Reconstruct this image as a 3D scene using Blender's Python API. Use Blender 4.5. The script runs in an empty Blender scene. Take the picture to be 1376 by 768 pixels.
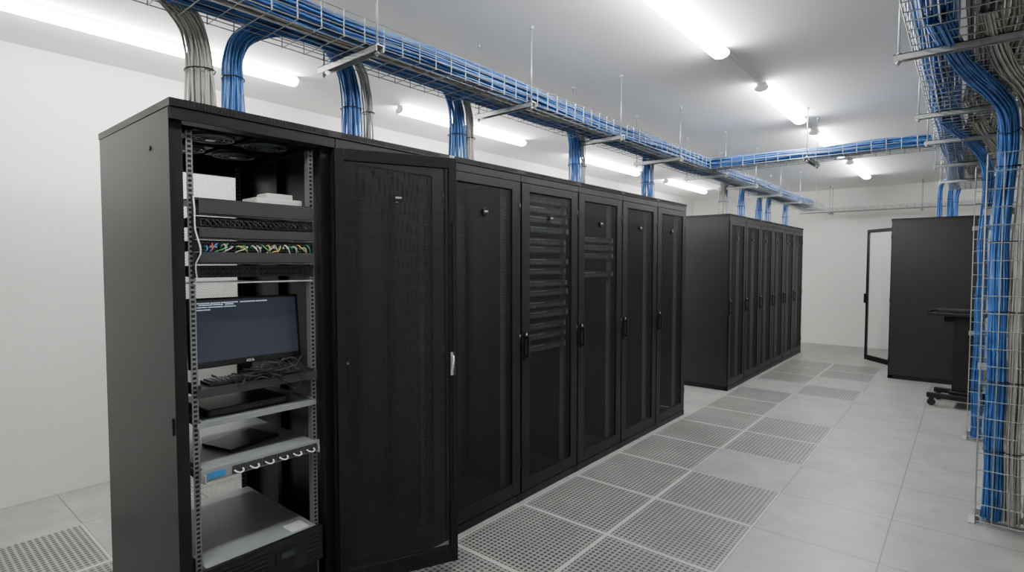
import bpy, math, random
from mathutils import Vector, Matrix
random.seed(7)
SC=bpy.context.scene
COL=SC.collection
H=1.507
# ---------------------------------------------------------------- materials
def nodes_of(name):
    m=bpy.data.materials.new(name); m.use_nodes=True
    nt=m.node_tree; b=nt.nodes['Principled BSDF']
    return m,nt,b
def mat(name,col,rough=.5,metal=0.,namt=.12,nscale=8.,bump=0.,bscale=60.,emit=None,estr=0.,spec=None):
    m,nt,b=nodes_of(name)
    tc=nt.nodes.new('ShaderNodeTexCoord'); nz=nt.nodes.new('ShaderNodeTexNoise')
    nz.inputs['Scale'].default_value=nscale; nz.inputs['Detail'].default_value=4
    nt.links.new(tc.outputs['Object'],nz.inputs['Vector'])
    cr=nt.nodes.new('ShaderNodeValToRGB')
    cr.color_ramp.elements[0].position=.3; cr.color_ramp.elements[1].position=.7
    cr.color_ramp.elements[0].color=(*[c*(1-namt) for c in col],1)
    cr.color_ramp.elements[1].color=(*[min(1,c*(1+namt)) for c in col],1)
    nt.links.new(nz.outputs['Fac'],cr.inputs['Fac'])
    nt.links.new(cr.outputs['Color'],b.inputs['Base Color'])
    b.inputs['Roughness'].default_value=rough; b.inputs['Metallic'].default_value=metal
    if spec is not None: b.inputs['Specular IOR Level'].default_value=spec
    if bump>0:
        n2=nt.nodes.new('ShaderNodeTexNoise'); n2.inputs['Scale'].default_value=bscale
        nt.links.new(tc.outputs['Object'],n2.inputs['Vector'])
        bp=nt.nodes.new('ShaderNodeBump'); bp.inputs['Strength'].default_value=bump; bp.inputs['Distance'].default_value=.01
        nt.links.new(n2.outputs['Fac'],bp.inputs['Height']); nt.links.new(bp.outputs['Normal'],b.inputs['Normal'])
    if emit:
        b.inputs['Emission Color'].default_value=(*emit,1); b.inputs['Emission Strength'].default_value=estr
    return m
def vmath(nt,op,a,bv=None):
    n=nt.nodes.new('ShaderNodeVectorMath'); n.operation=op
    nt.links.new(a,n.inputs[0])
    if bv is not None: n.inputs[1].default_value=bv
    return n
def perf_mat(name,col,pitch,rad,rough=.45,wav=0.):
    """hexagonally punched sheet: real see-through holes"""
    m,nt,b=nodes_of(name)
    b.inputs['Base Color'].default_value=(*col,1); b.inputs['Roughness'].default_value=rough
    b.inputs['Specular IOR Level'].default_value=.4
    tc=nt.nodes.new('ShaderNodeTexCoord')
    v=vmath(nt,'MULTIPLY',tc.outputs['Object'],(0,1/pitch,1/(pitch*1.732)))
    ds=[]
    for off in (0.,.5):
        a=vmath(nt,'ADD',v.outputs[0],(0,off,off)); f=vmath(nt,'FRACTION',a.outputs[0])
        s=vmath(nt,'SUBTRACT',f.outputs[0],(0,.5,.5)); w=vmath(nt,'MULTIPLY',s.outputs[0],(0,1,1.732))
        l=vmath(nt,'LENGTH',w.outputs[0]); ds.append(l.outputs['Value'])
    mn=nt.nodes.new('ShaderNodeMath'); mn.operation='MINIMUM'
    nt.links.new(ds[0],mn.inputs[0]); nt.links.new(ds[1],mn.inputs[1])
    gt=nt.nodes.new('ShaderNodeMath'); gt.operation='GREATER_THAN'; gt.inputs[1].default_value=rad
    nt.links.new(mn.outputs[0],gt.inputs[0]); nt.links.new(gt.outputs[0],b.inputs['Alpha'])
    if wav:   # soft unevenness of a large thin sheet
        n2=nt.nodes.new('ShaderNodeTexNoise'); n2.inputs['Scale'].default_value=1; n2.inputs['Detail'].default_value=3; n2.inputs['Distortion'].default_value=.8
        vv=vmath(nt,'MULTIPLY',tc.outputs['Object'],(1,4.5,26)); nt.links.new(vv.outputs[0],n2.inputs['Vector'])
        bp=nt.nodes.new('ShaderNodeBump'); bp.inputs['Strength'].default_value=wav; bp.inputs['Distance'].default_value=.015
        nt.links.new(n2.outputs['Fac'],bp.inputs['Height']); nt.links.new(bp.outputs['Normal'],b.inputs['Normal'])
    return m
def tile_mat(name,perf):
    m,nt,b=nodes_of(name)
    uv=nt.nodes.new('ShaderNodeUVMap'); tc=nt.nodes.new('ShaderNodeTexCoord')
    nz=nt.nodes.new('ShaderNodeTexNoise'); nz.inputs['Scale'].default_value=3.2; nz.inputs['Detail'].default_value=10; nz.inputs['Roughness'].default_value=.7; nz.inputs['Distortion'].default_value=.6
    nt.links.new(tc.outputs['Object'],nz.inputs['Vector'])
    cr=nt.nodes.new('ShaderNodeValToRGB'); cr.color_ramp.elements[0].position=.32; cr.color_ramp.elements[1].position=.7
    k=.9 if perf else 1
    cr.color_ramp.elements[0].color=(.20*k,.203*k,.197*k,1); cr.color_ramp.elements[1].color=(.295*k,.297*k,.287*k,1)
    nt.links.new(nz.outputs['Fac'],cr.inputs['Fac'])
    s=vmath(nt,'SUBTRACT',uv.outputs[0],(.5,.5,0)); a=vmath(nt,'ABSOLUTE',s.outputs[0])
    sp=nt.nodes.new('ShaderNodeSeparateXYZ'); nt.links.new(a.outputs[0],sp.inputs[0])
    mx=nt.nodes.new('ShaderNodeMath'); mx.operation='MAXIMUM'; nt.links.new(sp.outputs[0],mx.inputs[0]); nt.links.new(sp.outputs[1],mx.inputs[1])
    g=nt.nodes.new('ShaderNodeMath'); g.operation='GREATER_THAN'; g.inputs[1].default_value=.4945 if not perf else .482; nt.links.new(mx.outputs[0],g.inputs[0])
    mix=nt.nodes.new('ShaderNodeMix'); mix.data_type='RGBA'
    nt.links.new(g.outputs[0],mix.inputs['Factor']); nt.links.new(cr.outputs[0],mix.inputs[6]); mix.inputs[7].default_value=(.10,.10,.10,1) if not perf else (.36,.36,.35,1)
    out=mix.outputs[2]
    if perf:
        N=22
        v=vmath(nt,'MULTIPLY',uv.outputs[0],(N,N,0)); f=vmath(nt,'FRACTION',v.outputs[0]); s2=vmath(nt,'SUBTRACT',f.outputs[0],(.5,.5,0))
        l=vmath(nt,'LENGTH',s2.outputs[0])
        lt=nt.nodes.new('ShaderNodeMath'); lt.operation='LESS_THAN'; lt.inputs[1].default_value=.36; nt.links.new(l.outputs['Value'],lt.inputs[0])
        ins=nt.nodes.new('ShaderNodeMath'); ins.operation='LESS_THAN'; ins.inputs[1].default_value=.477; nt.links.new(mx.outputs[0],ins.inputs[0])
        mm=nt.nodes.new('ShaderNodeMath'); mm.operation='MULTIPLY'; nt.links.new(lt.outputs[0],mm.inputs[0]); nt.links.new(ins.outputs[0],mm.inputs[1])
        mix2=nt.nodes.new('ShaderNodeMix'); mix2.data_type='RGBA'
        nt.links.new(mm.outputs[0],mix2.inputs['Factor']); nt.links.new(out,mix2.inputs[6]); mix2.inputs[7].default_value=(.04,.04,.04,1)
        out=mix2.outputs[2]
    nt.links.new(out,b.inputs['Base Color']); b.inputs['Roughness'].default_value=.40
    return m
def rail_mat():
    m,nt,b=nodes_of('zinc_rail')
    tc=nt.nodes.new('ShaderNodeTexCoord'); sp=nt.nodes.new('ShaderNodeSeparateXYZ'); nt.links.new(tc.outputs['Object'],sp.inputs[0])
    d=nt.nodes.new('ShaderNodeMath'); d.operation='MULTIPLY'; d.inputs[1].default_value=1/.0178; nt.links.new(sp.outputs[2],d.inputs[0])
    f=nt.nodes.new('ShaderNodeMath'); f.operation='FRACT'; nt.links.new(d.outputs[0],f.inputs[0])
    g=nt.nodes.new('ShaderNodeMath'); g.operation='GREATER_THAN'; g.inputs[1].default_value=.45; nt.links.new(f.outputs[0],g.inputs[0])
    ay=nt.nodes.new('ShaderNodeMath'); ay.operation='ABSOLUTE'; nt.links.new(sp.outputs[1],ay.inputs[0])
    l=nt.nodes.new('ShaderNodeMath'); l.operation='LESS_THAN'; l.inputs[1].default_value=.0062; nt.links.new(ay.outputs[0],l.inputs[0])
    mm=nt.nodes.new('ShaderNodeMath'); mm.operation='MULTIPLY'; nt.links.new(g.outputs[0],mm.inputs[0]); nt.links.new(l.outputs[0],mm.inputs[1])
    mix=nt.nodes.new('ShaderNodeMix'); mix.data_type='RGBA'; nt.links.new(mm.outputs[0],mix.inputs['Factor'])
    mix.inputs[6].default_value=(.19,.205,.205,1); mix.inputs[7].default_value=(.01,.01,.01,1)
    nt.links.new(mix.outputs[2],b.inputs['Base Color']); b.inputs['Roughness'].default_value=.4; b.inputs['Metallic'].default_value=.4
    return m
M={}
M['black']=mat('black_powder_coat',(.0065,.0065,.0065),.42,0,.15,3,.02,300,spec=.32)
M['side']=mat('black_side_panel',(.013,.013,.0125),.38,0,.12,2.5,.02,300,spec=.42)
M['mesh']=perf_mat('punched_black_mesh',(.007,.007,.007),.0072,.37)
M['mesh_wavy']=perf_mat('punched_black_mesh_soft',(.010,.010,.010),.0072,.33,.42,.40)
M['mesh_open']=perf_mat('punched_open_mesh',(.02,.02,.02),.0085,.42)
M['slot']=mat('vent_slot_dark',(.002,.002,.002),.8)
M['dark']=mat('dark_plastic',(.008,.008,.009),.35,spec=.4)
M['char']=mat('charcoal_metal',(.035,.036,.038),.4,.2)
M['grey']=mat('grey_chassis_metal',(.23,.25,.25),.4,.15,.1,4)
M['sgrey']=mat('dark_server_metal',(.085,.10,.115),.3,.3,.1,4)
M['zinc']=mat('galvanised_steel',(.42,.44,.44),.4,.5,.15,20)
M['wire']=mat('tray_wire_steel',(.33,.35,.35),.4,.4,.1,20)
M['rail']=rail_mat()
M['white']=mat('white_plastic',(.62,.62,.60),.4,0,.03)
M['silver']=mat('silver_metal',(.6,.6,.6),.3,.8,.05)
M['blue']=mat('blue_cable',(.045,.150,.43),.45,0,.3,12)
M['gcab']=mat('grey_cable',(.37,.365,.34),.5,0,.2,12)
M['bcab']=mat('black_cable',(.012,.012,.012),.45)
M['red']=mat('red_cable',(.4,.03,.03),.45); M['green']=mat('green_cable',(.04,.25,.09),.45); M['yel']=mat('yellow_cable',(.45,.36,.08),.45)
M['cyan']=mat('light_blue_plastic',(.04,.2,.42),.4)
M['tube']=mat('light_diffuser',(.9,.9,.9),.4,emit=(1,.99,.965),estr=86)
M['lamp']=mat('lamp_housing',(.8,.8,.78),.4,0,.03)
M['wall']=mat('white_wall_paint',(.69,.69,.67),.7,0,.03,.7,.12,25)
M['ceil']=mat('ceiling_paint',(.88,.88,.87),.8,0,.01,.5)
M['tile']=tile_mat('floor_tile_solid',False); M['ptile']=tile_mat('floor_tile_perforated',True)
M['screen']=mat('monitor_screen',(.012,.014,.02),.25,0,.05,emit=(.13,.16,.25),estr=.12)
M['glyph']=mat('screen_text',(.7,.75,.8),.5,emit=(.5,.65,.8),estr=.8)
M['lcd']=mat('lcd_window',(.03,.04,.05),.2)
M['label']=mat('paper_label',(.5,.52,.52),.6)
gm,gnt,gb=nodes_of('clear_door_glass'); gb.inputs['Base Color'].default_value=(.9,.92,.92,1); gb.inputs['Alpha'].default_value=.1; gb.inputs['Roughness'].default_value=.05
M['glass']=gm
# ---------------------------------------------------------------- mesh builder
class MB:
    def __init__(s): s.v=[];s.f=[];s.m=[];s.sm=[]
    def box(s,x0,x1,y0,y1,z0,z1,m=0):
        b=len(s.v)
        s.v+=[(x0,y0,z0),(x1,y0,z0),(x1,y1,z0),(x0,y1,z0),(x0,y0,z1),(x1,y0,z1),(x1,y1,z1),(x0,y1,z1)]
        for q in ((0,3,2,1),(4,5,6,7),(0,1,5,4),(1,2,6,5),(2,3,7,6),(3,0,4,7)):
            s.f.append(tuple(b+i for i in q)); s.m.append(m); s.sm.append(False)
        return s
    def tube(s,pts,r,n=5,m=0,closed=False,caps=False):
        P=[Vector(p) for p in pts]; N=len(P)
        if N<2: return s
        nrm=None; base=len(s.v)
        for i in range(N):
            if closed: t=P[(i+1)%N]-P[i-1]
            else: t=P[min(i+1,N-1)]-P[max(i-1,0)]
            if t.length<1e-9: t=Vector((0,0,1))
            t.normalize()
            if nrm is None:
                a=Vector((0,0,1)) if abs(t.z)<.9 else Vector((1,0,0)); nrm=(a-t*a.dot(t)).normalized()
            else:
                nrm=nrm-t*nrm.dot(t)
                if nrm.length<1e-6: nrm=t.orthogonal()
                nrm.normalize()
            bn=t.cross(nrm)
            for k in range(n):
                an=2*math.pi*k/n
                s.v.append(tuple(P[i]+nrm*(r*math.cos(an))+bn*(r*math.sin(an))))
        for i in range(N if closed else N-1):
            j=(i+1)%N
            for k in range(n):
                k2=(k+1)%n
                s.f.append((base+i*n+k,base+i*n+k2,base+j*n+k2,base+j*n+k)); s.m.append(m); s.sm.append(n>4)
        if caps and not closed:
            s.f.append(tuple(base+k for k in range(n))[::-1]); s.m.append(m); s.sm.append(False)
            s.f.append(tuple(base+(N-1)*n+k for k in range(n))); s.m.append(m); s.sm.append(False)
        return s
    def cyl(s,p0,p1,r,n=16,m=0): return s.tube([p0,p1],r,n,m,caps=True)
    def quad(s,a,b,c,d,m=0):
        i=len(s.v); s.v+=[a,b,c,d]; s.f.append((i,i+1,i+2,i+3)); s.m.append(m); s.sm.append(False); return s
    def mesh(s,name,mats):
        me=bpy.data.meshes.new(name); me.from_pydata(s.v,[],s.f)
        for x in mats: me.materials.append(M[x])
        me.polygons.foreach_set('material_index',s.m); me.polygons.foreach_set('use_smooth',s.sm); me.update()
        return me
    def obj(s,name,mats,loc=(0,0,0),parent=None,bevel=0,**kw):
        return put(name,s.mesh(name,mats if isinstance(mats,(list,tuple)) else [mats]),loc,parent,bevel,**kw)
def put(name,data,loc=(0,0,0),parent=None,bevel=0,**kw):
    o=bpy.data.objects.new(name,data); COL.objects.link(o); o.location=loc
    if parent: o.parent=parent
    if bevel:
        b=o.modifiers.new('bevel','BEVEL'); b.width=bevel; b.segments=2; b.limit_method='ANGLE'
    for k,v in kw.items(): o[k]=v
    return o
def thing(name,loc,label,category,rot=0,**kw):
    o=bpy.data.objects.new(name,None); COL.objects.link(o); o.location=loc; o.rotation_euler[2]=rot
    o.empty_display_size=.1; o['label']=label; o['category']=category
    for k,v in kw.items(): o[k]=v
    return o
# ---------------------------------------------------------------- room
X0,X1,Y0,Y1,ZC=-4.53,2.2,-2.0,11.5,2.85
def wall(name,b): MB().box(*b).obj(name,'wall',kind='structure')
wall('wall_left',(X0-.1,X0,Y0-.1,Y1+.1,0,ZC)); wall('wall_right',(X1,X1+.1,Y0-.1,Y1+.1,0,ZC))
wall('wall_back',(X0,X1,Y1,Y1+.1,0,ZC)); wall('wall_front',(X0,X1,Y0-.1,Y0,0,ZC))
MB().box(X0-.1,X1+.1,Y0-.1,Y1+.1,ZC,ZC+.1).obj('ceiling','ceil',kind='structure')
TX,TY,PX,PY=.6,.612,-.905,2.63
xs=sorted({X0,X1}|{PX+TX*k for k in range(-8,8) if X0<PX+TX*k<X1}); ys=sorted({Y0,Y1}|{PY+TY*k for k in range(-10,18) if Y0<PY+TY*k<Y1})
v=[];f=[];mi=[];uvs=[]
for i in range(len(xs)-1):
    for j in range(len(ys)-1):
        a,b,c,d=xs[i],xs[i+1],ys[j],ys[j+1]
        ci=math.floor(((a+b)/2-PX)/TX); rj=math.floor(((c+d)/2-PY)/TY)
        n=len(v); v+=[(a,c,0),(b,c,0),(b,d,0),(a,d,0)]; f.append((n,n+1,n+2,n+3))
        perf=False
        if ci==-2: perf=rj<=10 and rj not in (7,)
        if ci==-1: perf=rj in (-3,-2,-1,0,1,3,4,7,9,10)
        if ci in (-4,-5): perf=rj<=-4
        if ci==-3: perf=rj in(-4,)
        mi.append(1 if perf else 0)
        xl=PX+TX*ci; yl=PY+TY*rj
        for (x,y) in ((a,c),(b,c),(b,d),(a,d)): uvs.append(((x-xl)/TX,(y-yl)/TY))
me=bpy.data.meshes.new('floor'); 
n=len(v); v+=[(X0-.1,Y0-.1,-.12),(X1+.1,Y0-.1,-.12),(X1+.1,Y1+.1,-.12),(X0-.1,Y1+.1,-.12)]; f.append((n+3,n+2,n+1,n)); mi.append(0); uvs+=[(.5,.5)]*4
me.from_pydata(v,[],f); me.materials.append(M['tile']); me.materials.append(M['ptile'])
me.polygons.foreach_set('material_index',mi); ul=me.uv_layers.new(name='UVMap')
for k,u in enumerate(uvs): ul.data[k].uv=u
put('floor',me,kind='structure')
# ---------------------------------------------------------------- lights
def lamp(x,y0,y1,lab,grp):
    L=y1-y0
    t=thing('ceiling_lamp',(x,(y0+y1)/2,ZC),lab,'ceiling light',group=grp)
    MB().box(-.03,.03,-L/2,L/2,-.012,0).box(-.035,.035,-L/2-.006,-L/2,-.05,0).box(-.035,.035,L/2,L/2+.006,-.05,0).obj('lamp_housing','lamp',parent=t,bevel=.003)
    m=MB(); seg=14; prof=[(.052*math.cos(math.pi*(-.3+1.6*k/seg)),-.040-.030*math.sin(math.pi*(-.3+1.6*k/seg))) for k in range(seg+1)]
    for k in range(seg):
        a,b=prof[k],prof[k+1]
        m.quad((a[0],-L/2,a[1]),(b[0],-L/2,b[1]),(b[0],L/2,b[1]),(a[0],L/2,a[1]))
    for yy in (-L/2-.007,L/2+.007):
        i=len(m.v); m.v+=[(p[0],yy,p[1]) for p in prof]; m.f.append(tuple(range(i,i+seg+1))); m.m.append(1); m.sm.append(False)
    m.obj('lamp_diffuser',['tube','lamp'],parent=t)
for a,b in ((.30,2.07),(3.03,4.70),(5.72,7.38),(8.4,10.05)): lamp(-3.77,a,b,'long white fluorescent batten lamp lit on the ceiling near the wall','ceiling lamps near the wall')
for a,b in ((-.8,.6),(1.9,3.5),(4.38,5.6),(6.2,7.7),(8.35,9.9)): lamp(-1.22,a,b,'white fluorescent batten lamp lit on the ceiling above the aisle','ceiling lamps above the aisle')
MB().box(-.010,.010,0,.8,-.012,0).obj('trim_1','lamp',(-1.22,3.54,ZC),kind='structure')
# ---------------------------------------------------------------- racks
RH,RD=2.08,.85
cache={}
def rack_meshes(W,fw,detail,LL=None):
    key=(W,fw,detail,LL)
    if key in cache: return cache[key]
    c={}
    m=MB()
    for (a,b) in ((-.08,-.035),(-RD+.0,-RD+.045)):
        for (y0,y1) in ((.003,.05),(W-.05,W-.003)): m.box(a,b,y0,y1,.0,2.05)
    m.box(-.045,-.002,.0,W,.0,.048).box(-RD,-RD+.04,0,W,0,.048).box(-RD,0,0,.03,0,.045).box(-RD,0,W-.03,W,0,.045)
    m.box(-.07,-.002,0,W,2.008,2.052).box(-RD,-RD+.05,0,W,2.0,2.052).box(-RD,-.05,0,.03,2.01,2.052).box(-RD,-.05,W-.03,W,2.01,2.052)
    m.box(-RD+.04,-.05,.03,W-.03,.04,.05)
    m.box(-.50,-.46,.006,.03,.05,2.02).box(-.50,-.46,W-.03,W-.006,.05,2.02)
    c['frame']=m.mesh('rack_frame',['black'])
    m=MB().box(-RD-.004,.004,-.002,W+.002,2.052,RH)
    k=0; y=.03
    while y<W-.03: m.box(.0035,.0055,y,y+.005,2.058,2.074,1); y+=.0115
    c['top']=m.mesh('top_cover',['black','slot'])
    m=MB().box(-RD+.008,-.012,-.0015,.001,.05,2.048)
    c['side']=m.mesh('side_panel',['side'])
    m=MB().box(-.0015,0.,-.0115,.0115,-.96,.96).box(-.03,0.,.0105,.0115,-.96,.96)
    c['rail']=m.mesh('mounting_rail',['rail'])
    L=LL or W-.012
    z0,z1=.055,2.003
    def leaf(fw,ft,fb,L):
        m=MB()
        m.box(-.028,0,-L,-L+fw,z0,z1).box(-.028,0,-fw,0,z0,z1)
        m.box(-.028,0,-L+fw,-fw,z1-ft,z1).box(-.028,0,-L+fw,-fw,z0,z0+fb)
        return m
    c['leaf']=leaf(fw,.05,.075,L).mesh('door_frame',['black'])
    px=-.020 if detail else -.008
    c['panel']=MB().quad((px,-L+fw-.005,z0+.07),(px,-fw+.005,z0+.07),(px,-fw+.005,z1-.045),(px,-L+fw-.005,z1-.045)).mesh('mesh_panel',['mesh_wavy' if detail else 'mesh'])
    LR=W-.012
    c['rleaf']=leaf(.05,.05,.06,LR).mesh('door_frame',['black'])
    c['rpanel']=MB().quad((-.012,-LR+.045,z0+.05),(-.012,-.045,z0+.05),(-.012,-.045,z1-.045),(-.012,-LR+.045,z1-.045)).mesh('mesh_panel',['mesh_open'])
    m=MB().box(0,.010,-.016,.016,-.085,.085).box(.010,.026,-.010,.010,-.07,-.055).box(.010,.026,-.010,.010,.045,.06).box(.022,.034,-.009,.009,-.075,.062)
    m.cyl((.008,0,.073),(.013,0,.073),.007,12,1)
    c['handle']=m.mesh('door_handle',['dark','silver'])
    m=MB()
    pts=[(0,-.024,.016),(0,-.020,-.012),(0,0,-.024),(0,.020,-.012),(0,.024,.016),(0,0,.022)]
    m.tube(pts,.003,6,0,closed=True)
    m.box(-.020,.004,-.019,.019,-.013,.015,0).box(.004,.005,-.014,.014,-.001,.008,1).box(-.021,-.020,-.014,.014,-.001,.008,1)
    c['emblem']=m.mesh('emblem',['dark','silver'])
    c['hinge']=MB().cyl((0,0,-.03),(0,0,.03),.008,12).mesh('hinge',['dark'])
    cache[key]=c; c['L']=L
    return c
def rack(x,y,W,label,rot=0,angle=0,fw=.082,glass=False,detail=False,latch=False,LL=None,sx=1,**kw):
    c=rack_meshes(W,fw,detail,LL); L=c['L']
    t=thing('server_rack',(x,y,0),label,'server rack',rot=rot,**kw); t.scale=(sx,1,1)
    put('rack_frame',c['frame'],parent=t,bevel=.002 if detail else 0)
    put('top_cover',c['top'],parent=t)
    put('side_panel',c['side'],parent=t); put('side_panel',c['side'],(0,W,0),parent=t)
    ins=(W-.48)/2
    put('mounting_rail',c['rail'],(-.062,ins,1.03),t)
    o=put('mounting_rail',c['rail'],(-.062,W-ins,1.03),t); o.scale=(1,-1,1)
    d=put('front_door',c['leaf'],(0,W-.006,0),t,bevel=.0015); d.rotation_euler[2]=angle
    p=put('glass_panel' if glass else 'mesh_panel',c['panel'],parent=d)
    if glass:
        me=c['panel'].copy(); me.materials[0]=M['glass']; p.data=me
    put('door_handle',c['handle'],(0,-L+.034,.985) if fw>.06 else (0,-L+.02,.985),d)
    if not glass: put('emblem',c['emblem'],(-.003,-L/2,1.80),d)
    for z in (.25,1.03,1.85): put('hinge',c['hinge'],(-.004,-.004,z),d)
    if latch:
        m=MB().box(-.034,-.028,-.012,.012,-.06,.05,0); m.tube([(-.034,0,.03),(-.05,.004,.012),(-.056,.012,-.02),(-.05,.016,-.035)],.006,8,0)
        m.obj('door_latch','silver',(0,-L+.022,1.03),d,label='silver latch lever')
        MB().box(-.034,-.028,-L+.01,-L+.022,.35,1.7).obj('lock_rod','dark',parent=d)
    r=put('rear_door',c['rleaf'],(-RD-.002,.006,0),t); r.rotation_euler[2]=math.pi
    put('mesh_panel',c['rpanel'],parent=r)
    return t,d
XF=-2.135; PW=.647; W1=.643; YB=.713
labs=["black server rack with its mesh door swung open, full of equipment","closed black mesh-door server rack partly covered by the neighbour's open door",
 "closed black mesh-door server rack with a small sticker on top","black mesh-door server rack with a tall stack of servers inside","black mesh-door server rack with a few servers inside",
 "closed black mesh-door server rack, dark inside","closed black mesh-door server rack at the end of the row"]
racks=[]
for k in range(7):
    racks.append(rack(XF,YB+PW*k,W1,labs[k],angle=math.radians(155.5) if k==0 else 0,fw=.038 if k==0 else .078,detail=(k==0),latch=(k==0),LL=.555 if k==0 else None,group='racks in the long row'))
for k in range(6):
    rack(XF,6.52+.612*k,.608,"closed black mesh-door server rack in the further row",fw=.07,group='racks in the further row')
rack(-.775,9.25,.618,"black server rack seen from its plain side panel",rot=math.pi,fw=.075,sx=1.07,group='racks across the aisle')
rack(-.775,9.25+.624,.618,"black server rack with its framed glass door ajar",rot=math.pi,fw=.03,glass=True,angle=math.radians(38),sx=1.07,group='racks across the aisle')
R1=racks[0][0]
for (fx,fy) in ((-.20,.21),(-.20,.43),(-.50,.21),(-.50,.43)):
    m=MB()
    for r in (.03,.05,.07): m.tube([(r*math.cos(a*math.pi/14),r*math.sin(a*math.pi/14),-.006) for a in range(28)],.0028,5,0,closed=True)
    m.tube([(.085*math.cos(a*math.pi/14),.085*math.sin(a*math.pi/14),-.004) for a in range(28)],.005,5,0,closed=True)
    m.cyl((0,0,-.012),(0,0,0),.02,16); m.box(-.085,.085,-.0025,.0025,-.006,0).box(-.0025,.0025,-.085,.085,-.006,0); m.box(-.095,.095,-.095,.095,.002,.046,1)
    m.obj('roof_fan',['sgrey','black'],(fx,fy,2.006),R1)
MB().cyl((0,0,0),(0,-.004,0),.009,14).obj('panel_lock','dark',(-.2,-.0015,1.93),R1)
MB().box(-.006,.006,-.006,0,-.03,.03).obj('panel_latch','dark',(-.035,-.0015,.92),R1)
m=MB().box(.0055,.0062,0,.035,0,.022,0).box(.0062,.0066,.004,.031,.011,.018,1); m.obj('sticker',['label','cyan'],(0,.03,2.055),racks[2][0],label='small white and blue sticker')
for k in (0,3,4):
    for yy in (.1,W1-.1): MB().box(-.002,0,-.012,.012,-.96,.96).obj('mounting_rail','rail',(-.72,yy,1.03),racks[k][0])
# ---------------------------------------------------------------- equipment in racks
DX=XF-.058
YD0=YB+(W1-.48)/2; DW=.48
def server_mesh():
    m=MB().box(-.62,0,.012,.468,0,.042,0).box(-.004,.004,0,.48,0,.043,1)
    for i in range(8): m.box(.004,.007,.05+i*.045,.05+i*.045+.041,.004,.022,2)
    m.box(.004,.006,.05,.23,.031,.036,3); m.box(.004,.014,.008,.02,.004,.038,3).box(.004,.014,.46,.472,.004,.038,3)
    return m.mesh('server',['char','char','sgrey','grey'])
sm=server_mesh()
def srv(k,z,lab,grp,dx=.0): return put('server',sm,(DX+dx,YB+PW*k+(W1-.48)/2,z),label=lab,category='server',group=grp,bevel=0)
for z in (1.90,1.838,1.772,1.705,1.628,1.575,1.495,1.43,1.35,1.288,1.208,1.145,1.065,.998,.92): srv(3,z,'slim dark rack server behind a mesh door','servers stacked in one rack',random.choice((.0,.012,.02)))
for z in (1.66,1.60,1.54,1.40): srv(4,z,'slim grey rack server behind a mesh door','servers in the sparse rack',.012)
def manager(z,h,lab,lip=.035):
    m=MB().box(-.002,.002,0,DW,0,h).box(0,lip,.012,DW-.012,0,.003).box(0,lip,.012,DW-.012,h-.003,h).box(lip-.003,lip,.012,DW-.012,.006,h)
    m.obj('cable_manager','char',(DX+.004,YD0,z),bevel=.0015,label=lab,category='cable manager',group='cable managers in the open rack')
manager(1.682,.058,'dark metal rack cable manager above the patch panel')
manager(1.594,.042,'dark metal rack cable manager below the patch panel')
manager(1.502,.045,'dark metal rack cable manager above the network switch')
def ports(z,h,lab,name,n=24,rows=1,dep=.12):
    t=thing(name,(DX,YD0,z),lab,name.replace('_',' '))
    MB().box(-.002,.003,0,DW,0,h).box(-dep,0,.012,DW-.012,.002,h-.002).obj('housing','dark',parent=t,bevel=.001)
    m=MB()
    for r in range(rows):
        for i in range(n):
            y=.03+i*(DW-.06)/n+(i//6)*.002; zz=.006+r*(h-.008)/rows
            hh=(h-.012)/rows-.002
            m.box(.003,.006,y,y+.0125,zz,zz+hh,1); m.box(.006,.0065,y+.002,y+.0105,zz+.002,zz+hh-.003,0)
    m.obj('port_row',['slot','grey' if rows==1 else 'char'],parent=t)
    return t
pb1=ports(1.640,.040,'black patch panel with a row of ports and black cords','network_patch_bay')
pb2=ports(1.548,.044,'patch panel with colourful patch cords in the open rack','network_patch_bay')
ports(1.452,.046,'black network switch with two rows of ports in the open rack','network_switch',24,2,.3)
def catmull(P,n=6):
    P=[Vector(p) for p in P]; out=[]
    Q=[P[0]*2-P[1]]+P+[P[-1]*2-P[-2]]
    for i in range(1,len(Q)-2):
        a,b,c,d=Q[i-1],Q[i],Q[i+1],Q[i+2]
        for k in range(n):
            t=k/n
            out.append(.5*((2*b)+(c-a)*t+(2*a-5*b+4*c-d)*t*t+(3*b-a-3*c+d)*t**3))
    out.append(P[-1]); return out
cols=['blue','red','blue','gcab','green','gcab','yel','green','gcab','white','gcab','green','yel','gcab','gcab','yel','white','green','gcab','yel','gcab','green']
for i,cn in enumerate(cols):
    y=.04+i*.0188; dy=random.uniform(-.05,.05)
    p=[(.005,y,.022),(.028,y,.024+random.uniform(-.004,.01)),(.042,y+dy*.4,.016+random.uniform(-.008,.012)),(.036,y+dy,.002),(.022,y+dy*1.2,-.008)]
    m=MB().tube(catmull(p,4),.0025,6,0); m.box(.003,.018,y-.0045,y+.0045,.017,.025,1)
    nm={'blue':'blue','red':'red','green':'green','yel':'yellow','gcab':'grey','cyan':'light blue','white':'white'}[cn]
    m.obj('patch_cord',[cn,'label' if i%3 else 'green'],parent=pb2,label=nm+' patch cord')
for i in range(20):
    y=.04+i*.021
    p=[(.004,y,.023),(.025,y,.025),(.036,y+.01,.014),(.03,y+.02,-.004)]
    MB().tube(catmull(p,3),.0026,5,0).obj('patch_cord','bcab',parent=pb1)
MB().tube(catmull([(0,0,.0),(.03,-.008,-.05),(.022,-.004,-.12),(.03,.01,-.2),(.01,.0,-.25),(-.01,.01,-.30)],6),.003,6).obj('loose_cable','white',(DX+.01,YD0+.005,1.75),label='white cable hanging beside the patch panels',category='cable')
t=thing('network_router',(DX-.10,YD0+.36,1.746),'small white network box on the cable manager','router')
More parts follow.
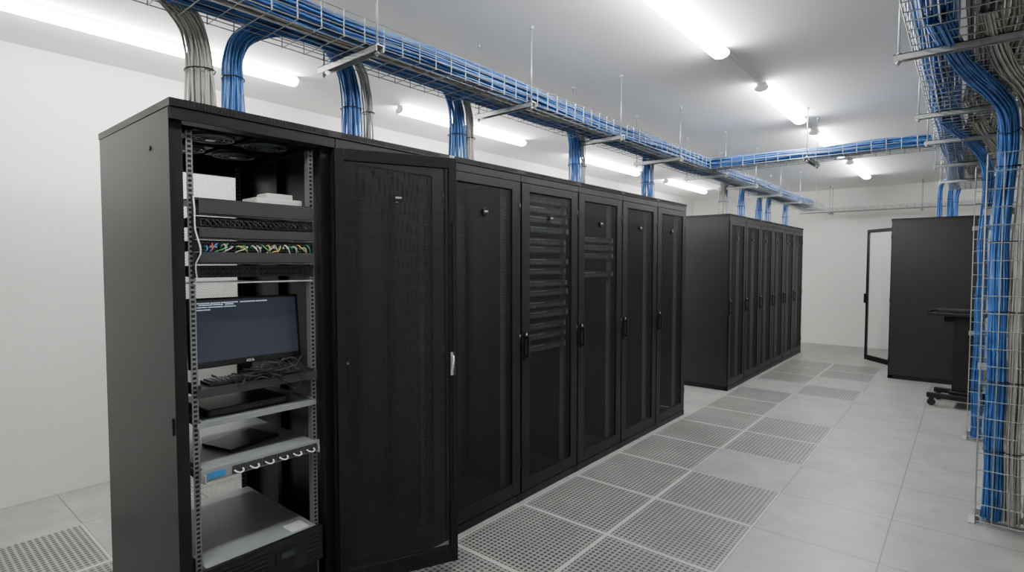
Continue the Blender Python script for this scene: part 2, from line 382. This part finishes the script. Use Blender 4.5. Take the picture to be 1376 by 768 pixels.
MB().box(-.07,.06,-.10,.10,0,.030).obj('router_body','white',parent=t,bevel=.005)
MB().box(-.045,.045,-.05,.065,.030,.052).obj('router_lid','white',parent=t,bevel=.004)
MB().box(-.30,.0,0,DW,-.004,0).box(-.002,.002,0,DW,-.004,.004).obj('equipment_shelf','char',(DX,YD0,1.745),label='thin dark rack shelf under the white box',category='shelf')
MB().box(-.004,.003,0,DW,0,.006).box(-.3,0,.01,DW-.01,0,.002).obj('crossbar','zinc',(DX,YD0,1.428),label='thin metal bar across the rack opening',category='rack bar')
def shelf(z,lab,lipz=-.02,mat_='char',dep=.5,x=0,edge='char'):
    m=MB().box(-dep,0,.012,DW-.012,0,.003,0).box(-.003,.003,0,DW,lipz,.004,1).box(-dep,0,.012,.015,lipz,.015,0).box(-dep,0,DW-.015,DW-.012,lipz,.015,0)
    m.obj('equipment_shelf',[mat_,edge],(DX+x,YD0,z),label=lab,category='shelf',group='equipment shelves in the open rack')
shelf(1.035,'pull-out dark rack shelf holding monitor and keyboard',-.03,dep=.52,x=.02)
shelf(.905,'rack shelf with a silver front edge under a black device',-.016,'grey',.5,x=.01,edge='grey')
t=thing('computer_monitor',(DX-.115,YD0+.245,1.038),'black flat monitor showing terminal text on a rack shelf','monitor')
MB().box(-.09,.07,-.11,.11,0,.008).obj('stand_base','dark',parent=t,bevel=.003)
MB().box(-.035,-.02,-.03,.03,.008,.16).obj('stand_neck','dark',parent=t,bevel=.003)
hd=MB().box(-.02,.012,-.226,.226,-.142,.134).obj('monitor_housing','dark',(0,0,.196),t,bevel=.003); hd.rotation_euler=(0,math.radians(-6),0)
MB().box(.012,.0135,-.213,.213,-.118,.124).obj('screen','screen',parent=hd)
g=MB()
for r,(z,segs) in enumerate(((.113,((0,.06),(.065,.10),(.105,.17),(.18,.24),(.245,.29))),(.106,((0,.012),(.02,.07),(.075,.11),(.12,.15))),(.097,((0,.05),(.055,.11),(.115,.16))),(.087,((0,.03),(.035,.06))))):
    for a,b in segs:
        y=a
        while y<b: g.box(.0136,.0139,-.206+y,-.206+y+.0032,z-.0022,z+.0018); y+=.0048
g.obj('screen_text','glyph',parent=hd)
tc_=bpy.data.curves.new('lettering','FONT'); tc_.body='ASUS'; tc_.size=.014; tc_.extrude=.0004; tc_.align_x='CENTER'
tmp=bpy.data.objects.new('tmp_text',tc_); COL.objects.link(tmp); bpy.context.view_layer.update()
tme=bpy.data.meshes.new_from_object(tmp.evaluated_get(bpy.context.evaluated_depsgraph_get())); bpy.data.objects.remove(tmp)
tme.materials.clear(); tme.materials.append(M['white'])
to=put('lettering',tme,(.0125,0,-.135),hd); to.rotation_euler=(math.pi/2,0,math.pi/2)
t=thing('keyboard',(DX-.03,YD0+.24,1.038),'black computer keyboard lying on the rack shelf','keyboard')
MB().box(-.065,.035,-.19,.19,0,.014).obj('keyboard_body','dark',parent=t,bevel=.004)
m=MB()
for r in range(5):
    for i in range(18): m.box(-.055+r*.017,-.055+r*.017+.013,-.18+i*.02,-.18+i*.02+.016,.014,.019)
m.obj('key_block','char',parent=t)
loops=[(.2,[(0,0,0),(.02,.05,.03),(.015,.12,.045),(.035,.17,.02),(.03,.20,-.03),(.02,.18,-.07),(-.02,.15,-.05)]),(.12,[(0,0,.012),(.02,.03,.02),(.03,.09,.01),(.02,.15,.022),(-.03,.2,.03)]),(.18,[(-.05,0,.02),(.02,.02,.035),(.04,.08,.03),(.0,.12,.035),(-.03,.06,.04),(.01,.02,.035),(.035,.10,.02),(.03,.2,.03)]),(.26,[(-.03,0,.02),(.025,.04,.05),(.03,.11,.06),(.03,.16,-.02),(.025,.10,-.04),(.02,.05,-.02)])]
for _ in range(5):
    y0=random.uniform(.1,.26); loops.append((y0,[(-.04,0,.012+random.random()*.02)]+[(.015+random.random()*.03,.03+.03*i+random.uniform(-.015,.015),.015+random.uniform(-.03,.05)) for i in range(5)]+[(-.04,.17,.03)]))
for dy,pp in loops:
    MB().tube(catmull(pp,6),.003,6).obj('loose_cable','bcab',(DX+.008,YD0+dy,1.05),label='black cable looping over the shelf edge',category='cable',group='loose black cables')
t=thing('network_device',(DX-.05,YD0+.22,.908),'low black device on a rack shelf','network device')
MB().box(-.3,0,-.16,.16,0,.03).obj('device_body','dark',parent=t,bevel=.003)
m=MB().box(0,.002,-.15,.15,.005,.025,0)
for i in range(4): m.box(.002,.004,-.02+i*.02,-.010+i*.02,.010,.016,1)
m.obj('device_front',['char','sgrey'],parent=t)
t=thing('server',(DX+.03,YD0,.690),'grey 1U server with white handles pulled slightly forward','server')
MB().box(-.72,0,.014,DW-.014,0,.046).obj('chassis','grey',parent=t,bevel=.002)
MB().box(-.003,.006,0,DW,0,.048).obj('front_bezel','grey',parent=t,bevel=.001)
m=MB().box(.006,.009,.02,.085,.010,.034); m.obj('drive_label','cyan',parent=t,label='light blue drive label')
for i in range(6):
    y=.11+i*.06
    m=MB().box(.006,.010,y,y+.056,.006,.036,1); m.tube(catmull([(.008,y+.008,.018),(.024,y+.012,.014),(.028,y+.024,.010),(.024,y+.036,.014),(.008,y+.040,.018)],4),.0032,6,0)
    m.obj('drive_handle',['white','char'],parent=t)
for yy in (.0105,DW-.0105): MB().box(-.74,.02,yy-.0025,yy+.0025,-.002,.03).obj('slide_rail','zinc',parent=t)
t=thing('laptop',(DX-.20,YD0+.25,.738),'black slim laptop lying on the grey server','laptop',rot=.25)
MB().box(-.09,.09,-.12,.12,0,.008).obj('laptop_base','dark',parent=t,bevel=.003); MB().box(-.09,.09,-.12,.12,.0085,.013).obj('laptop_lid','dark',parent=t,bevel=.002)
t=thing('power_supply',(DX+.03,YD0,.215),'large grey-topped backup power unit with black front','power supply unit')
MB().box(-.66,0,.014,DW-.014,0,.145).obj('chassis','grey',parent=t,bevel=.002)
m=MB().box(0,.02,0,DW,0,.148,0)
for i in range(7): m.box(.02,.023,.02,.24,.014+i*.018,.022+i*.018,1)
for i in range(7): m.box(.02,.023,.40,.46,.014+i*.018,.022+i*.018,1)
m.obj('front_bezel',['dark','slot'],parent=t,bevel=.002)
m=MB().box(.02,.024,.27,.37,.05,.105,0).box(.024,.0255,.290,.345,.072,.096,1); 
for i in range(4): m.cyl((.024,.288+i*.018,.060),(.027,.288+i*.018,.060),.004,10,0)
m.obj('control_strip',['dark','lcd'],parent=t)
MB().box(-.10,-.02,.36,.44,.1455,.1462).obj('paper_label','label',parent=t)
t=thing('blanking_panel',(DX,YD0,.06),'black metal blanking panel at the bottom of the open rack','blanking panel')  # plain blanking panel on a box body, filling the rack bottom
MB().box(-.6,0,.014,DW-.014,0,.135).obj('chassis','dark',parent=t); MB().box(0,.006,0,DW,0,.137).obj('front_plate','black',parent=t,bevel=.002)
# ---------------------------------------------------------------- wire trays
ZT=2.43; TH=.08
def tray(axis,l0,l1,w0,w1,z,th=TH,flip=1,wr=.0026,ws=.05,ls=.1,hs=(.5,1.)):
    if axis=='Y': F=lambda l,w,h:(w,l,h)
    elif axis=='X': F=lambda l,w,h:(l,w,h)
    else: F=lambda l,w,h:(w,z+flip*(h-z),l)
    m=MB(); nw=max(3,round((w1-w0)/ws))
    for i in range(nw+1):
        w=w0+(w1-w0)*i/nw; m.tube([F(l0,w,z),F(l1,w,z)],wr,4)
    for h in hs:
        for w in (w0,w1): m.tube([F(l0,w,z+th*h),F(l1,w,z+th*h)],wr,4)
    n=round((l1-l0)/ls)
    for i in range(n+1):
        l=l0+(l1-l0)*i/n
        m.tube([F(l,w0,z+th),F(l,w0,z-.004),F(l,w1,z-.004),F(l,w1,z+th)],wr,4)
    return m.mesh('wire_basket',['wire'])
def strut(t,p0,p1,rods):
    (xa,ya,z),(xb,yb,_)=p0,p1
    m=MB()
    if abs(xb-xa)>abs(yb-ya):
        m.box(xa,xb,ya-.02,ya+.02,z-.004,z).box(xa,xb,ya-.02,ya-.017,z-.028,z).box(xa,xb,ya+.017,ya+.02,z-.028,z)
    else:
        m.box(xa-.02,xa+.02,ya,yb,z-.004,z).box(xa-.02,xa-.017,ya,yb,z-.028,z).box(xa+.017,xa+.02,ya,yb,z-.028,z)
    m.obj('support_strut','zinc',parent=t)
    for (x,y) in rods:
        m=MB().cyl((x,y,z-.045),(x,y,ZC),.0045,8).cyl((x,y,z-.036),(x,y,z-.028),.011,6).cyl((x,y,z),(x,y,z+.008),.011,6).cyl((x,y,ZC-.02),(x,y,ZC),.012,8)
        m.obj('hanger_rod','zinc',parent=t)
A0,A1=-2.28,-1.97
t=thing('cable_tray',(0,0,0),'long galvanised wire basket cable tray above the rack row','cable tray')
put('wire_basket',tray('Y',-.6,10.9,A0,A1,ZT,th=.10,ws=.05,hs=(.35,.68,1.)),parent=t)
for y in (.35,1.44,2.5,3.55,4.6,5.75,6.8,7.9,9.0,10.1): strut(t,(A0-.09,y,ZT-.008),(A1+.05,y,ZT-.008),((A0-.07,y),(A1+.03,y)))
t=thing('cable_tray',(0,0,0),'galvanised wire basket tray crossing between two trays','cable tray')
put('wire_basket',tray('X',A1+.01,-.23,5.38,5.68,ZT,ws=.075),parent=t)
strut(t,(-1.1,5.30,ZT-.008),(-1.1,5.76,ZT-.008),((-1.1,5.32),(-1.1,5.74)))
C0,C1=-.21,.21
t=thing('cable_tray',(0,0,0),'wide galvanised wire basket tray filled with blue and grey cables','cable tray')
put('wire_basket',tray('Y',.6,8.9,C0,C1,ZT,.10,wr=.003),parent=t)
for y in (1.7,2.98,4.25,5.2,6.5,7.8): strut(t,(C0-.07,y,ZT-.008),(C1+.10,y,ZT-.008),((C0-.05,y),(C1+.08,y)))
t=thing('cable_tray',(0,0,0),'empty galvanised wire tray near the far wall','cable tray')
put('wire_basket',tray('X',-2.4,.9,11.05,11.25,ZT-.02,.06),parent=t)
for x in (-1.9,-.6,.6): strut(t,(x,11.0,ZT-.03),(x,11.3,ZT-.03),((x,11.02),(x,11.28)))
def vtray(x0,x1,y,z1,lab):
    t=thing('vertical_cable_tray',(0,0,0),lab,'cable tray')
    put('wire_basket',tray('Z',.02,z1,x0,x1,y,.10,1,.0032,.075,.1),parent=t)
    for z in (.035,.9,1.8): MB().box(x0-.01,x1+.01,y+.105,y+.125,z-.015,z+.02).obj('support_strut','zinc',parent=t)
    MB().box(x0-.03,x0+.03,y-.01,y+.12,0,.006).box(x0-.003,x0,y-.01,y+.12,0,.05).obj('floor_bracket','zinc',parent=t)
    MB().box(x1-.03,x1+.03,y-.01,y+.12,0,.006).box(x1,x1+.003,y-.01,y+.12,0,.05).obj('floor_bracket','zinc',parent=t)
vtray(.070,.43,4.10,2.12,'upright galvanised wire tray carrying blue and grey cables to the floor')
vtray(.03,.30,6.02,2.30,'further upright wire tray carrying cables to the floor')
# ---------------------------------------------------------------- cable bundles
def frames(P):
    out=[];nrm=None
    for i in range(len(P)):
        t=(P[min(i+1,len(P)-1)]-P[max(i-1,0)]).normalized()
        if nrm is None:
            a=Vector((1,0,0)) if abs(t.x)<.9 else Vector((0,1,0)); nrm=(a-t*a.dot(t)).normalized()
        else: nrm=(nrm-t*nrm.dot(t)).normalized()
        out.append((P[i],nrm,t.cross(nrm)))
    return out
def bundle(path,n,rx,ry,r,mt,label,sub=5,ties=(),jit=.004,flare=0,**kw):
    P=catmull(path,sub); F=frames(P); m=MB(); NN=len(F)-1
    for k in range(n):
        rr=math.sqrt((k+.5)/n); an=k*2.39996
        px,py=rr*math.cos(an),rr*math.sin(an); ph=random.uniform(0,6.28); ph2=random.uniform(0,6.28); fq=random.uniform(.12,.4)
        pts=[]
        for i,(c,a,b) in enumerate(F):
            s=1+flare*(2*i/NN-1)**2
            pts.append(c+a*(px*rx*s+jit*math.sin(ph+i*fq))+b*(py*ry*s+jit*math.cos(ph2+i*fq)))
        m.tube(pts,r*random.uniform(.85,1.05),6)
    o=m.obj('cable_bundle',mt,label=label,category='cables',kind='stuff',**kw)
    for tf in ties:
        i=int(tf*NN); c,a,b=F[i]; s0=1+flare*(2*i/NN-1)**2
        mm=MB()
        mm.tube([c+a*((rx*s0+r+.001)*math.cos(q*math.pi/10))+b*((ry*s0+r+.001)*math.sin(q*math.pi/10)) for q in range(20)],.003,5,0,closed=True)
        mm.obj('cable_tie','dark',parent=o)
    return o
LB='bundle of blue network cables lying in a wire tray'; LG='bundle of grey network cables lying in a wire tray'
def run(axis,l0,l1,w,z,n,rx,ry,mt,lab,step=.45,amp=.012,jit=.008):
    pts=[];l=l0
    while l<l1+.01:
        ww=w+random.uniform(-amp,amp); zz=z+random.uniform(-.004,.008)
        pts.append((ww,l,zz) if axis=='Y' else (l,ww,zz)); l+=step
    return bundle(pts,n,rx,ry,.0052,mt,lab,4,jit=jit)
run('Y',-.5,10.6,-2.04,ZT+.065,30,.045,.050,'blue',LB)
run('Y',-.5,10.6,-2.10,ZT+.034,18,.045,.022,'gcab',LG)
run('Y',-.5,10.6,-2.17,ZT+.075,24,.045,.045,'blue',LB)
run('Y',-.5,10.6,-2.225,ZT+.045,20,.035,.030,'blue',LB)
run('X',-2.0,-.1,5.435,ZT+.05,26,.040,.042,'blue',LB,.35)
run('X',-2.0,-.1,5.53,ZT+.045,20,.035,.030,'blue',LB,.35)
run('X',-2.0,-.1,5.62,ZT+.05,16,.035,.03,'gcab',LG,.35)
run('Y',.7,8.7,-.12,ZT+.06,44,.075,.05,'blue',LB)
run('Y',.7,8.0,.03,ZT+.055,34,.065,.045,'gcab',LG)
run('Y',.7,7.5,.14,ZT+.05,28,.06,.04,'gcab',LG)
DB='blue cable drop from the tray into a rack top'; DG='grey cable drop from the tray into a rack top'
def drop(y,mt,n,rx,ry,xo=0,ztop=2.055,lab=None,s=1):
    p=[(-2.12,y-.62*s,ZT+.07),(-2.17,y-.36*s,ZT+.085),(-2.24,y-.17*s,ZT+.07),(-2.30+xo,y-.045*s,ZT+.0),(-2.32+xo,y-.005*s,ZT-.10),(-2.32+xo,y,ZT-.22),(-2.32+xo,y,ztop)]
    bundle(p,n,rx,ry,.0048,mt,lab or (DB if mt=='blue' else DG),6,ties=(.80,),jit=.004,flare=.3,group='cable drops into rack tops')
for y,mt,n,r,s in ((.885,'gcab',36,.048,1),(1.01,'blue',34,.042,-1),(1.565,'blue',28,.042,1),(1.665,'gcab',10,.022,1),(2.28,'blue',28,.044,1),(2.39,'gcab',12,.026,1),(3.54,'blue',26,.047,1),(3.65,'gcab',8,.02,1),(4.75,'blue',24,.048,1),(4.86,'gcab',6,.018,1),(6.8,'gcab',16,.045,1),(6.92,'blue',8,.025,1),(7.5,'blue',14,.04,1),(8.3,'blue',16,.045,1),(8.75,'blue',12,.04,1),(9.75,'blue',12,.04,1)):
    drop(y,mt,n,r,r*.8,s=s)
def vdrop(path,x,y,mt,n,rx,ry,lab,zb=.02):
    p=list(path); z=ZT-.75
    while z>.1: p.append((x+random.uniform(-.005,.005),y+random.uniform(-.002,.002),z)); z-=.3
    p.append((x,y,zb))
    bundle(p,n,rx,ry,.0048,mt,lab,6,ties=[.36+.1*i for i in range(6)],jit=.0045,group='cable drops in upright trays')
vdrop([(-.12,2.7,ZT+.03),(-.07,3.15,ZT+.01),(0.,3.5,ZT-.01),(.07,3.78,ZT-.03),(.135,4.0,ZT-.10),(.155,4.13,ZT-.24),(.153,4.165,ZT-.42)],.140,4.175,'blue',40,.042,.040,'thick bundle of blue cables running down an upright tray')
vdrop([(.03,2.7,ZT+.03),(.07,3.15,ZT+.02),(.12,3.5,ZT+.0),(.18,3.78,ZT-.02),(.235,4.0,ZT-.10),(.25,4.13,ZT-.24),(.242,4.165,ZT-.42)],.228,4.175,'gcab',34,.038,.04,'thick bundle of grey cables running down an upright tray')
vdrop([(.14,2.6,ZT+.05),(.18,3.05,ZT+.06),(.25,3.45,ZT+.06),(.32,3.75,ZT+.04),(.36,4.0,ZT-.06),(.35,4.12,ZT-.22),(.335,4.16,ZT-.42)],.32,4.175,'gcab',30,.042,.035,'thin bundle of grey cables running down an upright tray')
vdrop([(-.14,4.6,ZT+.02),(-.10,4.95,ZT+.01),(-.03,5.3,ZT-.0),(.04,5.65,ZT-.04),(.095,5.9,ZT-.13),(.11,6.03,ZT-.28),(.105,6.08,ZT-.46)],.09,6.09,'blue',30,.036,.032,'bundle of blue cables in the further upright tray')
vdrop([(.02,4.7,ZT+.02),(.05,5.05,ZT+.01),(.10,5.4,ZT+.0),(.16,5.72,ZT-.04),(.21,5.95,ZT-.13),(.21,6.05,ZT-.28),(.20,6.08,ZT-.46)],.19,6.09,'gcab',26,.042,.03,'bundle of grey cables in the further upright tray')
for (yy,xx) in ((8.86,-.30),(9.0,-.2),(9.5,-.15)):
    bundle([(-.15,yy-.8,ZT+.06),(-.2,yy-.35,ZT+.09),(xx+.02,yy-.05,ZT+.08),(xx,yy+.05,ZT-.05),(xx,yy+.06,2.06)],12,.03,.03,.005,'blue',DB,5,ties=(.8,),group='cable drops into rack tops')
# ---------------------------------------------------------------- rolling cart
t=thing('rolling_cart',(-.02,7.42,0),'small black rolling service cart standing beside the rack','cart',rot=math.radians(-8))
m=MB().box(-.26,.20,-.20,-.15,.085,.135).box(-.26,.20,.15,.20,.085,.135).box(-.08,.08,-.15,.15,.085,.13); m.obj('cart_base','black',parent=t,bevel=.004)
for (x,y) in ((-.22,-.175),(.16,-.175),(-.22,.175),(.16,.175)):
    MB().cyl((x,y-.014,.035),(x,y+.014,.035),.035,18).box(x-.02,x+.02,y-.022,y-.016,.03,.085).box(x-.02,x+.02,y+.016,y+.022,.03,.085).box(x-.02,x+.02,y-.022,y+.022,.078,.088).obj('caster','dark',parent=t)
MB().box(-.07,.13,-.08,.08,.13,.96).box(-.09,.15,-.11,.11,.13,.16).obj('column','black',parent=t,bevel=.005)
MB().box(-.27,.20,-.2,.2,.955,.985).box(-.27,-.255,-.2,.2,.985,1.005).box(.185,.20,-.2,.2,.985,1.005).box(-.16,-.07,-.03,.03,.88,.955).obj('cart_top','black',parent=t,bevel=.004)
t2=thing('keyboard',(-.05,7.42,.986),'dark keyboard lying on the rolling cart','keyboard',rot=math.radians(-8))
MB().box(-.19,.17,-.09,.09,0,.03).obj('keyboard_body','dark',parent=t2,bevel=.004)
m=MB()
for r in range(5):
    for i in range(16): m.box(-.175+i*.021,-.175+i*.021+.017,-.055+r*.022,-.055+r*.022+.018,.03,.036)
m.obj('key_block','char',parent=t2)
# ---------------------------------------------------------------- camera / world
cd=bpy.data.cameras.new('camera'); cam=bpy.data.objects.new('camera',cd); COL.objects.link(cam)
cd.sensor_width=36; cd.lens=735/1376*36; cd.clip_start=.02
cam.location=(0,0,H); cam.rotation_euler=(math.radians(90-2.41),0,math.radians(39.8))
SC.camera=cam
w=bpy.data.worlds.new('world'); SC.world=w; w.use_nodes=True
w.node_tree.nodes['Background'].inputs[0].default_value=(.8,.85,.9,1); w.node_tree.nodes['Background'].inputs[1].default_value=.3
